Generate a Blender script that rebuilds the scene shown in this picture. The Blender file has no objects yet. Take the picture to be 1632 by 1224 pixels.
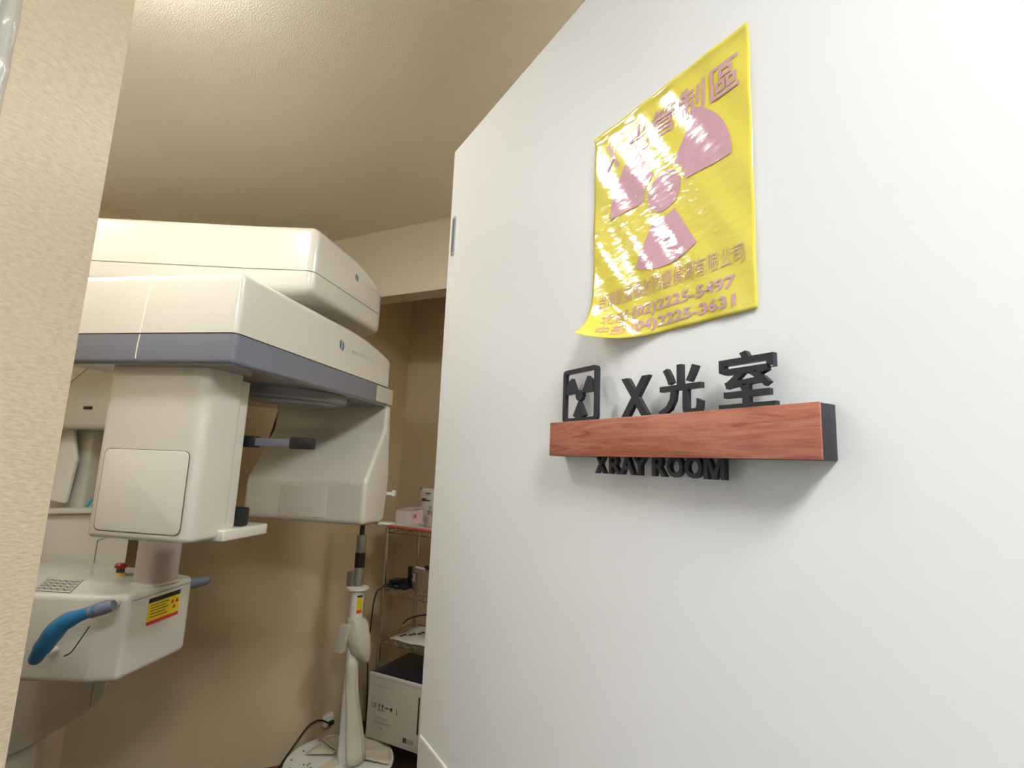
import bpy, bmesh, math, random
from mathutils import Vector, Matrix
random.seed(7)
SC = bpy.context.scene
COL = SC.collection
PI = math.pi

# ------------------------------------------------------------------ camera
cd = bpy.data.cameras.new('camera')
cam = bpy.data.objects.new('camera', cd)
COL.objects.link(cam)
cd.sensor_width = 36.0
cd.lens = 830.0 / 1632.0 * 36.0
cd.clip_start = 0.02
EYE = 1.45
CR = Matrix(((0.897, 0.032, 0.441), (0.440, -0.153, -0.885), (0.040, 0.988, -0.151)))
xa = Vector((CR[0][0], CR[1][0], CR[2][0])).normalized()
za = Vector((CR[0][2], CR[1][2], CR[2][2]))
za = (za - xa * za.dot(xa)).normalized()
ya = za.cross(xa)
cam.matrix_world = Matrix(((xa.x, ya.x, za.x, 0), (xa.y, ya.y, za.y, 0), (xa.z, ya.z, za.z, EYE), (0, 0, 0, 1)))
SC.camera = cam

# ------------------------------------------------------------------ world, exposure
wd = bpy.data.worlds.new('world')
SC.world = wd
wd.use_nodes = True
wd.node_tree.nodes['Background'].inputs[0].default_value = (0.9, 0.95, 1.0, 1)
wd.node_tree.nodes['Background'].inputs[1].default_value = 0.3
SC.view_settings.view_transform = 'Standard'
SC.view_settings.look = 'None'
SC.view_settings.gamma = 1.0
SC.view_settings.use_curve_mapping = False
SC.view_settings.exposure = 0.40
LAMP_DOORWAY = 44.0
LAMP_ROOM = 28.0
LAMP_BACK = 44.0
LAMP_HALL = 46.0
ZC = 2.55       # ceiling height

# ------------------------------------------------------------------ materials
def lin(c):
    return tuple(((v / 255.0) / 12.92 if v / 255.0 <= 0.04045 else ((v / 255.0 + 0.055) / 1.055) ** 2.4) for v in c) + (1.0,)

def mat(name, rgb, rough=0.5, metal=0.0, coat=0.0, spec=0.5, trans=0.0, alpha=1.0, vary=0.03, vscale=6.0,
        bump=0.0, bscale=80.0, stretch=(1, 1, 1), emit=None, estr=0.0, ior=1.45):
    m = bpy.data.materials.new(name)
    m.use_nodes = True
    nt = m.node_tree
    b = nt.nodes['Principled BSDF']
    tc = nt.nodes.new('ShaderNodeTexCoord')
    mp = nt.nodes.new('ShaderNodeMapping')
    mp.inputs['Scale'].default_value = stretch
    nt.links.new(tc.outputs['Object'], mp.inputs[0])
    nz = nt.nodes.new('ShaderNodeTexNoise')
    nz.inputs['Scale'].default_value = vscale
    nz.inputs['Detail'].default_value = 3
    nt.links.new(mp.outputs[0], nz.inputs['Vector'])
    mx = nt.nodes.new('ShaderNodeMix')
    mx.data_type = 'RGBA'
    c = lin(rgb)
    mx.inputs[6].default_value = tuple(v * (1 - vary) for v in c[:3]) + (1,)
    mx.inputs[7].default_value = tuple(min(1, v * (1 + vary)) for v in c[:3]) + (1,)
    nt.links.new(nz.outputs['Fac'], mx.inputs[0])
    nt.links.new(mx.outputs[2], b.inputs['Base Color'])
    b.inputs['Roughness'].default_value = rough
    b.inputs['Metallic'].default_value = metal
    b.inputs['Coat Weight'].default_value = coat
    b.inputs['Coat Roughness'].default_value = 0.06
    b.inputs['Specular IOR Level'].default_value = spec
    b.inputs['Transmission Weight'].default_value = trans
    b.inputs['Alpha'].default_value = alpha
    b.inputs['IOR'].default_value = ior
    if bump:
        n2 = nt.nodes.new('ShaderNodeTexNoise')
        n2.inputs['Scale'].default_value = bscale
        n2.inputs['Detail'].default_value = 4
        nt.links.new(mp.outputs[0], n2.inputs['Vector'])
        bp = nt.nodes.new('ShaderNodeBump')
        bp.inputs['Strength'].default_value = bump
        bp.inputs['Distance'].default_value = 0.004
        nt.links.new(n2.outputs['Fac'], bp.inputs['Height'])
        nt.links.new(bp.outputs[0], b.inputs['Normal'])
    if emit:
        b.inputs['Emission Color'].default_value = emit
        b.inputs['Emission Strength'].default_value = estr
    return m

M = {}
M['door'] = mat('door_paint', (226, 226, 224), rough=0.42, vary=0.008, bump=0.05, bscale=60)
M['plate'] = mat('glossy_kick_plate', (222, 218, 208), rough=0.12, coat=0.6, vary=0.01)
M['white_wall'] = mat('white_wall_paint', (228, 229, 230), rough=0.5, vary=0.01)
M['ceiling'] = mat('textured_ceiling_paper', (236, 229, 211), rough=0.75, vary=0.05, vscale=260, bump=0.5, bscale=260)
M['wallpaper'] = mat('woven_wallpaper', (208, 193, 164), rough=0.55, vary=0.2, vscale=170, bump=0.5, bscale=200, stretch=(1, 0.5, 1.2))
M['tan_wall'] = mat('tan_wallpaper', (202, 184, 150), rough=0.38, vary=0.04, vscale=2.5, bump=0.12, bscale=200)
M['beam'] = mat('beam_wallpaper', (208, 198, 176), rough=0.6, vary=0.03, vscale=60, bump=0.3, bscale=170)
M['floor'] = mat('dark_vinyl_floor', (88, 66, 56), rough=0.35, vary=0.15, vscale=20)
M['machine'] = mat('cream_machine_enamel', (202, 200, 191), rough=0.28, coat=0.6, vary=0.01)
M['machine_dark'] = mat('slate_machine_plastic', (112, 116, 130), rough=0.22, coat=0.5, vary=0.02)
M['seam'] = mat('seam_shadow_gap', (92, 88, 80), rough=0.7)
M['light_seam'] = mat('light_seam', (240, 236, 220), rough=0.3)
M['post'] = mat('lilac_grey_plastic', (178, 166, 162), rough=0.3, coat=0.3)
M['lamp'] = mat('lamp_housing', (235, 235, 232), rough=0.5)
M['black'] = mat('black_plastic', (34, 34, 38), rough=0.35)
M['charcoal'] = mat('charcoal_acrylic', (52, 51, 56), rough=0.45, spec=0.3)
M['red'] = mat('red_button_plastic', (150, 40, 34), rough=0.3)
M['brass'] = mat('yellow_button_base', (215, 190, 110), rough=0.4)
M['chrome'] = mat('chrome_wire', (200, 196, 190), rough=0.22, metal=1.0)
M['steel'] = mat('brushed_steel', (188, 190, 192), rough=0.3, metal=0.9)
M['blue'] = mat('blue_protective_film', (40, 112, 158), rough=0.25, vary=0.35, vscale=16, bump=0.6, bscale=30)
M['grey_blue'] = mat('grey_blue_grip', (104, 112, 130), rough=0.45)
M['film'] = mat('clear_plastic_film', (222, 218, 205), rough=0.16, alpha=0.55, bump=0.8, bscale=22, vary=0.1)
M['film_thick'] = mat('milky_plastic_film', (216, 212, 196), rough=0.25, alpha=0.85, bump=0.6, bscale=18, vary=0.1)
M['cloth'] = mat('pale_plastic_cloth', (204, 196, 178), rough=0.5, vary=0.08, vscale=8, bump=0.2, bscale=20)
M['white'] = mat('white_plastic', (226, 226, 222), rough=0.35)
M['teal'] = mat('teal_rubber', (60, 180, 190), rough=0.4)
M['carton'] = mat('white_equipment_case', (206, 200, 188), rough=0.5)
M['navy'] = mat('dark_navy_top', (42, 40, 54), rough=0.35)
M['print'] = mat('dark_print', (70, 66, 64), rough=0.6)
M['lightprint'] = mat('faint_grey_print', (168, 162, 156), rough=0.6)
M['pink'] = mat('pink_print', (226, 120, 165), rough=0.5)
M['palepink'] = mat('pale_pink_carton', (232, 205, 218), rough=0.5, vary=0.05, vscale=30)
M['paper'] = mat('paper', (228, 224, 218), rough=0.7)
M['redpaper'] = mat('coral_red_folder', (222, 104, 92), rough=0.5)
M['pouch'] = mat('white_foil_pouch', (222, 221, 218), rough=0.45, bump=0.4, bscale=25)
M['glass'] = mat('jar_glass', (190, 180, 168), rough=0.08, alpha=0.75, coat=0.5)
M['jar'] = mat('taupe_canister', (132, 116, 102), rough=0.3, coat=0.3)
M['yellow_sticker'] = mat('yellow_sticker', (222, 196, 36), rough=0.4)
M['orange'] = mat('orange_sticker_stripe', (216, 96, 40), rough=0.4)
M['crimson'] = mat('crimson_sticker_stripe', (196, 60, 62), rough=0.4)
M['mauve'] = mat('mauve_ink', (214, 164, 176), rough=0.2, coat=0.6, vary=0.04, vscale=20)
M['mauve_light'] = mat('pale_mauve_ink', (216, 178, 158), rough=0.2, coat=0.6)
M['logo'] = mat('slate_blue_logo', (98, 116, 124), rough=0.3)
M['logo_text'] = mat('faint_logo_text', (182, 182, 176), rough=0.3)
M['bolt'] = mat('bolt_metal', (196, 198, 200), rough=0.3, metal=0.8)
M['bolt_dark'] = mat('bolt_channel', (128, 134, 138), rough=0.35, metal=0.6)

def plastic_poster_mat(name, rgb, inks=False):
    m = mat(name, rgb, rough=0.13, coat=0.5, vary=0.04, vscale=14)
    nt = m.node_tree
    b = nt.nodes['Principled BSDF']
    tc = nt.nodes.new('ShaderNodeTexCoord')
    mp = nt.nodes.new('ShaderNodeMapping')
    mp.inputs['Rotation'].default_value = (0, math.radians(48), 0)
    mp.inputs['Scale'].default_value = (1.0, 1.0, 2.6)
    nz = nt.nodes.new('ShaderNodeTexNoise')
    nz.inputs['Scale'].default_value = 34
    nz.inputs['Detail'].default_value = 3
    bp = nt.nodes.new('ShaderNodeBump')
    bp.inputs['Strength'].default_value = 0.17
    bp.inputs['Distance'].default_value = 0.004
    nt.links.new(tc.outputs['Object'], mp.inputs[0])
    nt.links.new(mp.outputs[0], nz.inputs['Vector'])
    nt.links.new(nz.outputs['Fac'], bp.inputs['Height'])
    nt.links.new(bp.outputs[0], b.inputs['Normal'])
    nt.links.new(bp.outputs[0], b.inputs['Coat Normal'])
    return m
M['poster'] = plastic_poster_mat('yellow_vinyl_poster', (238, 222, 92))
M['mauve'] = plastic_poster_mat('mauve_vinyl_ink', (216, 166, 178))
M['mauve_light'] = plastic_poster_mat('pale_mauve_vinyl_ink', (220, 180, 150))

def wood_mat():
    m = mat('red_wood_laminate', (168, 100, 80), rough=0.35, coat=0.1)
    nt = m.node_tree
    b = nt.nodes['Principled BSDF']
    tc = nt.nodes.new('ShaderNodeTexCoord')
    mp = nt.nodes.new('ShaderNodeMapping')
    mp.inputs['Scale'].default_value = (6, 1, 75)
    nt.links.new(tc.outputs['Object'], mp.inputs[0])
    nz = nt.nodes.new('ShaderNodeTexNoise')
    nz.inputs['Scale'].default_value = 1.6
    nz.inputs['Detail'].default_value = 7
    nz.inputs['Roughness'].default_value = 0.65
    nz.inputs['Distortion'].default_value = 1.4
    nt.links.new(mp.outputs[0], nz.inputs['Vector'])
    cr = nt.nodes.new('ShaderNodeValToRGB')
    e = cr.color_ramp.elements
    e[0].position = 0.28; e[0].color = lin((118, 62, 46))
    e[1].position = 0.72; e[1].color = lin((196, 132, 106))
    e2 = cr.color_ramp.elements.new(0.45); e2.color = lin((170, 100, 78))
    nt.links.new(nz.outputs['Fac'], cr.inputs[0])
    nt.links.new(cr.outputs[0], b.inputs['Base Color'])
    return m
M['wood'] = wood_mat()

def glow(name, rgb, s):
    m = bpy.data.materials.new(name)
    m.use_nodes = True
    nt = m.node_tree
    nt.nodes.remove(nt.nodes['Principled BSDF'])
    e = nt.nodes.new('ShaderNodeEmission')
    e.inputs[0].default_value = rgb
    e.inputs[1].default_value = s
    nt.links.new(e.outputs[0], nt.nodes['Material Output'].inputs[0])
    return m

# ------------------------------------------------------------------ helpers
def obj(name, bm, m, parent=None, sharp=35, loc=None):
    me = bpy.data.meshes.new(name)
    bmesh.ops.recalc_face_normals(bm, faces=bm.faces)
    bm.to_mesh(me)
    bm.free()
    for p in me.polygons:
        p.use_smooth = True
    me.set_sharp_from_angle(angle=math.radians(sharp))
    me.materials.append(m)
    o = bpy.data.objects.new(name, me)
    COL.objects.link(o)
    if parent:
        o.parent = parent
    if loc:
        o.location = loc
    return o

def thing(name, label, cat, loc=(0, 0, 0), rotz=0.0, group=None):
    o = bpy.data.objects.new(name, None)
    o.empty_display_size = 0.05
    COL.objects.link(o)
    o.location = loc
    o.rotation_euler = (0, 0, rotz)
    o['label'] = label
    o['category'] = cat
    if group:
        o['group'] = group
    return o

def tag(o, label, cat, group=None):
    o['label'] = label
    o['category'] = cat
    if group:
        o['group'] = group
    return o

def struct(name, bm, m):
    o = obj(name, bm, m)
    o['kind'] = 'structure'
    return o

def box(bm, x0, x1, y0, y1, z0, z1, r=0.0, seg=2):
    b2 = bmesh.new()
    bmesh.ops.create_cube(b2, size=1.0)
    for v in b2.verts:
        v.co = Vector((x0 + (v.co.x + .5) * (x1 - x0), y0 + (v.co.y + .5) * (y1 - y0), z0 + (v.co.z + .5) * (z1 - z0)))
    if r > 0:
        bmesh.ops.bevel(b2, geom=list(b2.edges), offset=r, segments=seg, affect='EDGES', profile=0.5)
    me = bpy.data.meshes.new('tmp')
    b2.to_mesh(me)
    b2.free()
    bm.from_mesh(me)
    bpy.data.meshes.remove(me)
    return bm

def bx(*a, **k):
    return box(bmesh.new(), *a, **k)

def round_poly(pts, rad, seg=6, maxlen=None):
    n = len(pts)
    if not isinstance(rad, (list, tuple)):
        rad = [rad] * n
    out = []
    for i in range(n):
        p = Vector(pts[i]); a = Vector(pts[i - 1]); c = Vector(pts[(i + 1) % n])
        da = (a - p); dc = (c - p)
        ang = da.angle(dc)
        r = rad[i]
        if r <= 0 or ang > 3.1:
            out.append(p); continue
        t = min(r / math.tan(ang / 2), da.length * .49, dc.length * .49)
        A = p + da.normalized() * t
        Cc = p + dc.normalized() * t
        for k in range(seg + 1):
            s = k / seg
            out.append(A * (1 - s) ** 2 + p * 2 * s * (1 - s) + Cc * s * s)
    if maxlen:
        o2 = []
        for i in range(len(out)):
            a = out[i]; b = out[(i + 1) % len(out)]
            k = max(1, int((b - a).length / maxlen))
            for j in range(k):
                o2.append(a.lerp(b, j / k))
        out = o2
    return out

def prism(outline, h0, h1, fmap, r0=0.0, r1=0.0, seg=4, bm=None):
    """outline (list of 2D) extruded from h0 to h1 with rounded rims; fmap(a,b,h)->xyz"""
    bm = bm or bmesh.new()
    n = len(outline)
    area = sum(outline[i][0] * outline[(i + 1) % n][1] - outline[(i + 1) % n][0] * outline[i][1] for i in range(n))
    sgn = 1 if area > 0 else -1
    nr = []
    for i in range(n):
        a = Vector(outline[i - 1]); b = Vector(outline[i]); c = Vector(outline[(i + 1) % n])
        e1 = (b - a); e2 = (c - b)
        if e1.length < 1e-9: e1 = e2
        if e2.length < 1e-9: e2 = e1
        n1 = Vector((e1.y, -e1.x)).normalized() * sgn
        n2 = Vector((e2.y, -e2.x)).normalized() * sgn
        nn = n1 + n2
        nn = nn.normalized() if nn.length > 1e-6 else n1
        k = 1 / max(0.4, nn.dot(n1))
        nr.append(nn * k)
    prof = []
    if r0 > 0:
        for k in range(seg):
            t = k / seg * PI / 2
            prof.append((r0 * (1 - math.sin(t)), h0 + r0 * (1 - math.cos(t))))
        prof.append((0, h0 + r0))
    else:
        prof.append((0, h0))
    if r1 > 0:
        prof.append((0, h1 - r1))
        for k in range(1, seg + 1):
            t = k / seg * PI / 2
            prof.append((r1 * (1 - math.cos(t)), h1 - r1 + r1 * math.sin(t)))
    else:
        prof.append((0, h1))
    rings = []
    for ins, h in prof:
        rings.append([bm.verts.new(fmap(outline[i][0] - nr[i].x * ins, outline[i][1] - nr[i].y * ins, h)) for i in range(n)])
    for q in range(len(rings) - 1):
        for i in range(n):
            j = (i + 1) % n
            bm.faces.new((rings[q][i], rings[q][j], rings[q + 1][j], rings[q + 1][i]))
    bm.faces.new(rings[0][::-1])
    bm.faces.new(rings[-1])
    return bm

XY = lambda a, b, h: (a, b, h)
YZ = lambda a, b, h: (h, a, b)     # outline (y,z) extruded along x
XZ = lambda a, b, h: (a, h, b)     # outline (x,z) extruded along y

def lathe(prof, c=(0, 0), n=24, bm=None):
    bm = bm or bmesh.new()
    rings = []
    for r, z in prof:
        rings.append([bm.verts.new((c[0] + r * math.cos(2 * PI * k / n), c[1] + r * math.sin(2 * PI * k / n), z)) for k in range(n)])
    for q in range(len(rings) - 1):
        for i in range(n):
            j = (i + 1) % n
            bm.faces.new((rings[q][i], rings[q][j], rings[q + 1][j], rings[q + 1][i]))
    if prof[0][0] > 1e-6: bm.faces.new(rings[0][::-1])
    if prof[-1][0] > 1e-6: bm.faces.new(rings[-1])
    bmesh.ops.remove_doubles(bm, verts=bm.verts, dist=1e-6)
    return bm

def tube(bm, pts, r, n=8):
    pts = [Vector(p) for p in pts]
    if not isinstance(r, (list, tuple)):
        r = [r] * len(pts)
    rings = []
    up = None
    for i, p in enumerate(pts):
        t = (pts[min(i + 1, len(pts) - 1)] - pts[max(i - 1, 0)]).normalized()
        if up is None:
            up = Vector((0, 0, 1)) if abs(t.z) < .9 else Vector((1, 0, 0))
        a = (up - t * up.dot(t)).normalized()
        up = a
        b = t.cross(a)
        rings.append([bm.verts.new(p + (a * math.cos(2 * PI * k / n) + b * math.sin(2 * PI * k / n)) * r[i]) for k in range(n)])
    for q in range(len(rings) - 1):
        for i in range(n):
            j = (i + 1) % n
            bm.faces.new((rings[q][i], rings[q][j], rings[q + 1][j], rings[q + 1][i]))
    bm.faces.new(rings[0][::-1])
    bm.faces.new(rings[-1])
    return bm

def spline(pts, k=8):
    P = [Vector(p) for p in pts]
    P = [P[0] * 2 - P[1]] + P + [P[-1] * 2 - P[-2]]
    out = []
    for i in range(1, len(P) - 2):
        for j in range(k):
            t = j / k
            a, b, c, d = P[i - 1], P[i], P[i + 1], P[i + 2]
            out.append(0.5 * ((2 * b) + (c - a) * t + (2 * a - 5 * b + 4 * c - d) * t * t + (3 * b - a - 3 * c + d) * t ** 3))
    out.append(P[-2])
    return out

def text_bm(s, x0, x1, z0, z1, y=0.0, depth=0.0, bold=0.0, slant=0.0, fmap=None):
    """flat or extruded lettering in the x-z plane, fitted to the rectangle; front faces -y"""
    cu = bpy.data.curves.new('txt', 'FONT')
    cu.body = s
    cu.resolution_u = 3
    cu.offset = bold
    cu.extrude = 0.5 if depth > 0 else 0.0
    cu.fill_mode = 'BOTH' if depth > 0 else 'FRONT'
    to = bpy.data.objects.new('txt', cu)
    COL.objects.link(to)
    dg = bpy.context.evaluated_depsgraph_get()
    me = bpy.data.meshes.new_from_object(to.evaluated_get(dg))
    bm = bmesh.new()
    bm.from_mesh(me)
    bpy.data.objects.remove(to)
    bpy.data.curves.remove(cu)
    bpy.data.meshes.remove(me)
    if not bm.verts:
        return bm
    xs = [v.co.x for v in bm.verts]; ys = [v.co.y for v in bm.verts]
    ax, bx_, ay, by = min(xs), max(xs), min(ys), max(ys)
    for v in bm.verts:
        u = (v.co.x - ax) / (bx_ - ax); w = (v.co.y - ay) / (by - ay)
        p = (x0 + u * (x1 - x0) + slant * w, y - v.co.z * depth, z0 + w * (z1 - z0))
        v.co = fmap(*p) if fmap else p
    return bm

def wall_box(name, m, *a):
    return struct(name, bx(*a), m)

# ------------------------------------------------------------------ room shell
NX, WY, NB = -2.08, 1.865, 2.66
WL = 1.36          # niche left side, front plane of back wall, niche back plane
wall_box('floor', M['floor'], -3.2, 2.2, -2.6, 2.8, -0.05, 0.0)
wall_box('ceiling', M['ceiling'], -3.2, 2.2, -2.6, 2.8, ZC, ZC + 0.05)
wb = round_poly([(NX, NB), (NX, 2.0), (-2.75, WL), (-2.85, WL), (-2.85, NB)], [0, 0.3, 0, 0, 0], 12)
struct('wall_back', prism(wb, 0, ZC, XY), M['tan_wall'])
wall_box('wall_niche', M['tan_wall'], NX - 0.1, 0.6, NB, NB + 0.1, 0, ZC)
wall_box('trim_1', M['beam'], NX, 0.5, WY, WY + 0.10, 2.212, ZC)
wall_box('wall_room_left', M['tan_wall'], -2.85, -2.75, 0.0, WL, 0, ZC)
wall_box('wall_right', M['tan_wall'], 0.5, 0.6, 0.3, NB, 0, ZC)
wall_box('wall_front', M['tan_wall'], -3.1, -1.0, -0.05, 0.05, 0, ZC)
wall_box('wall_left', M['wallpaper'], -1.0, -0.90, 0.254, 0.383, 0, ZC)
wall_box('wall_corridor_left', M['white_wall'], -1.0, -0.902, -2.5, 0.251, 0, ZC)
wall_box('wall_corridor_back', M['white_wall'], -1.0, 2.1, -2.6, -2.5, 0, ZC)
wall_box('wall_corridor_right', M['white_wall'], 2.0, 2.1, -2.5, 0.3, 0, ZC)
wall_box('wall_corridor_front', M['white_wall'], 0.55, 2.0, 0.3, 0.4, 0, ZC)
# crinkled clear strip over the joint between the white panel and the wallpaper
bm = bmesh.new()
zz = [i * 0.012 for i in range(int(ZC / 0.012) + 1)]
prev = None
for z in zz:
    w = 0.0035 * math.sin(z * 61) + 0.003 * math.sin(z * 143 + 1)
    a = [bm.verts.new((-0.8990 + 0.0008 * k % 2 + 0.0022 * (k in (1, 2)) + 0.0015 * math.sin(z * 90 + k), 0.236 + k * 0.0065 + w * (k in (1, 2)) * .5, z)) for k in range(4)]
    if prev:
        for k in range(3):
            bm.faces.new((prev[k], prev[k + 1], a[k + 1], a[k]))
    prev = a
o = obj('trim_2', bm, M['film'], sharp=20)
o['kind'] = 'structure'
sm = o.modifiers.new('thick', 'SOLIDIFY'); sm.thickness = 0.0006

# ------------------------------------------------------------------ ceiling lamps
def ceiling_lamp(label, x, y, sx, sy, h, strength, col, group=None):
    t = thing('ceiling_lamp', label, 'lamp', (x, y, ZC))
    if h < 0.03:          # recessed: the frame stands proud of the diffuser
        bm = bmesh.new()
        for a, b, c, d in ((-sx / 2 - .02, sx / 2 + .02, -sy / 2 - .02, -sy / 2), (-sx / 2 - .02, sx / 2 + .02, sy / 2, sy / 2 + .02),
                           (-sx / 2 - .02, -sx / 2, -sy / 2, sy / 2), (sx / 2, sx / 2 + .02, -sy / 2, sy / 2)):
            box(bm, a, b, c, d, -h, 0)
        bmesh.ops.remove_doubles(bm, verts=bm.verts, dist=1e-5)
        obj('frame', bm, M['lamp'], t)
        obj('diffuser', bx(-sx / 2, sx / 2, -sy / 2, sy / 2, -h * 0.3, -0.0005), glow('lamp_glow', col, strength), t)
    else:
        obj('housing', bx(-sx / 2 - .012, sx / 2 + .012, -sy / 2 - .012, sy / 2 + .012, -h * .45, 0, r=0.004), M['lamp'], t)
        obj('diffuser', bx(-sx / 2, sx / 2, -sy / 2, sy / 2, -h, -h * .45, r=0.005), glow('lamp_glow', col, strength), t)
    return t
ceiling_lamp('surface mounted ceiling lamp beside the wallpapered wall end, nearest the doorway', -1.12, 0.375, 0.24, 0.17, 0.075, LAMP_DOORWAY, (0.99, 1.0, 0.985, 1))
ceiling_lamp('flat ceiling lamp in front of the x-ray machine, far left in the room', -2.10, 0.24, 0.30, 0.24, 0.012, LAMP_ROOM, (0.99, 1.0, 0.985, 1))
ceiling_lamp('flat ceiling lamp behind the open white door', -0.02, 1.35, 0.34, 0.34, 0.015, LAMP_BACK, (0.99, 1.0, 0.985, 1))
ceiling_lamp('large ceiling panel lamp over the corridor', 0.62, -0.42, 0.5, 0.5, 0.02, LAMP_HALL, (0.97, 0.99, 1.0, 1))

# ------------------------------------------------------------------ door
DP = (-0.657, 0.960, 0.0)
DR = math.radians(-33)
door = obj('door_1', bx(0.0, 1.12, 0.0, 0.042, 0.012, 2.183, r=0.002), M['door'], loc=DP)
door.rotation_euler = (0, 0, DR)
door['kind'] = 'structure'
ov = round_poly([(0.0155, 1.912), (0.0345, 1.912), (0.0345, 2.008), (0.0155, 2.008)], 0.0094, 5)
bolt = obj('flush_bolt', prism(ov, -0.0015, 0.002, XZ, 0, 0), M['bolt'], door)
ov = round_poly([(0.020, 1.920), (0.030, 1.920), (0.030, 2.000), (0.020, 2.000)], 0.005, 5)
obj('bolt_channel', prism(ov, -0.0022, 0.0, XZ, 0, 0), M['bolt_dark'], bolt)
for z in (1.918, 2.002):
    bm = bmesh.new()
    tube(bm, [(0.025, -0.0034, z), (0.025, -0.0015, z)], 0.0028, 10)
    obj('screw', bm, M['bolt'], bolt)
kp = round_poly([(0.004, 0.03), (1.10, 0.03), (1.10, 0.905), (0.004, 0.905)], 0.012, 5)
obj('kick_plate', prism(kp, -0.0025, 0.0, XZ, 0.0022, 0, 4), M['plate'], door)

# ------------------------------------------------------------------ poster
PQ0, PQ1, PZ0, PZ1 = 0.531, 0.777, 1.607, 1.917
fn = Vector((0.516, 0.857)).normalized()
S0 = 0.070
KAP = math.radians(76) / S0
def pdef(q, y, z):
    """flat poster point (q, z) -> curled sheet, lifted y (towards the viewer is -y)"""
    off = -y
    d = (q - PQ0) * fn.x + (z - PZ0) * fn.y          # distance from the free corner
    s = S0 - d
    lift = 0.0016 + off
    lift += 0.0012 * math.exp(-((q - PQ0) / 0.03) ** 2) + 0.0012 * math.sin(q * 55 + z * 34) ** 2
    top = max(0.0, (z - (PZ1 - 0.016)) / 0.016)
    lift += 0.003 * top * top
    if s > 0:
        th = KAP * s
        al = math.sin(th) / KAP
        li = (1 - math.cos(th)) / KAP
        sh = (s - al)
        q2 = q + fn.x * sh - math.sin(th) * 0 * off
        z2 = z + fn.y * sh
        return (q2 + fn.x * math.sin(th) * off, -(lift + li - off + off * math.cos(th)), z2 + fn.y * math.sin(th) * off)
    return (q, -lift, z)
poster = thing('warning_poster', 'glossy yellow radiation warning poster with a curled corner on the white door', 'poster', DP, DR)
bm = bmesh.new()
NQ, NZ = 62, 78
g = [[bm.verts.new(pdef(PQ0 + (PQ1 - PQ0) * i / NQ, 0, PZ0 + (PZ1 - PZ0) * j / NZ)) for j in range(NZ + 1)] for i in range(NQ + 1)]
for i in range(NQ):
    for j in range(NZ):
        bm.faces.new((g[i][j], g[i + 1][j], g[i + 1][j + 1], g[i][j + 1]))
sh = obj('sheet', bm, M['poster'], poster, sharp=80)
md = sh.modifiers.new('thick', 'SOLIDIFY'); md.thickness = 0.0004; md.offset = 0
INK = -0.0010
tc_ = (0.660, 1.7808)
def arc_sheet(a0, a1, r0, r1):
    bm = bmesh.new()
    A, B = 16, 12
    g = [[bm.verts.new(pdef(tc_[0] + (r0 + (r1 - r0) * j / B) * math.cos(a0 + (a1 - a0) * i / A), INK, tc_[1] + (r0 + (r1 - r0) * j / B) * math.sin(a0 + (a1 - a0) * i / A))) for j in range(B + 1)] for i in range(A + 1)]
    for i in range(A):
        for j in range(B):
            bm.faces.new((g[i][j], g[i + 1][j], g[i + 1][j + 1], g[i][j + 1]))
    bmesh.ops.remove_doubles(bm, verts=bm.verts, dist=1e-6)
    return bm
for k in range(3):
    a = math.radians(30 + 120 * k)
    obj('symbol_blade', arc_sheet(a - PI / 6, a + PI / 6, 0.033, 0.0945), M['mauve'], poster)
obj('symbol_disc', arc_sheet(0, 2 * PI, 0.0, 0.0255), M['mauve'], poster)
title_x = [0.556, 0.5985, 0.641, 0.684, 0.7285]
for ch, x in zip('X光管制區', title_x):
    w = 0.026 if ch == 'X' else 0.037
    obj('printed_character', text_bm(ch, x, x + w, 1.854, 1.893, y=INK, bold=0.012, fmap=pdef), M['mauve'], poster)
obj('printed_line', text_bm('台灣能量輻射防護偵測有限公司', 0.5465, 0.7655, 1.6585, 1.680, y=INK, bold=0.006, fmap=pdef), M['mauve_light'], poster)
obj('printed_line', text_bm('北部:', 0.557, 0.6055, 1.632, 1.649, y=INK, bold=0.008, fmap=pdef), M['mauve_light'], poster)
obj('printed_line', text_bm('(02)2225-5497', 0.6085, 0.754, 1.6315, 1.6485, y=INK, bold=0.022, fmap=pdef), M['mauve'], poster)
obj('printed_line', text_bm('中部:', 0.557, 0.6055, 1.612, 1.629, y=INK, bold=0.008, fmap=pdef), M['mauve_light'], poster)
obj('printed_line', text_bm('(04)2225-3631', 0.6085, 0.7535, 1.6115, 1.6285, y=INK, bold=0.022, fmap=pdef), M['mauve'], poster)

# ------------------------------------------------------------------ door sign
sign = thing('door_sign', 'wood-faced sign bar with black raised lettering on the door below the poster', 'sign', DP, DR)
obj('bar_body', bx(0.4705, 0.8425, -0.0250, -0.0002, 1.4628, 1.5088, r=0.0006), M['charcoal'], sign)
obj('wood_face', bx(0.4705, 0.8440, -0.0266, -0.0245, 1.4628, 1.5088, r=0.0003), M['wood'], sign)
T0, TD = -0.0160, 0.0060
def icon_frame():
    bm = bmesh.new()
    o = round_poly([(0.4885, 1.5085), (0.5610, 1.5085), (0.5610, 1.5810), (0.4885, 1.5810)], 0.007, 6)
    i = round_poly([(0.4940, 1.5140), (0.5555, 1.5140), (0.5555, 1.5755), (0.4940, 1.5755)], 0.0030, 6)
    n = len(o)
    for y0, y1 in ((T0 - TD * .5, T0 + TD * .5),):
        R = []
        for ring, y in ((o, y0), (i, y0), (i, y1), (o, y1)):
            R.append([bm.verts.new((p[0], y, p[1])) for p in ring])
        for a in range(4):
            for k in range(n):
                bm.faces.new((R[a][k], R[a][(k + 1) % n], R[(a + 1) % 4][(k + 1) % n], R[(a + 1) % 4][k]))
    return bm
obj('icon_frame', icon_frame(), M['charcoal'], sign)
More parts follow.
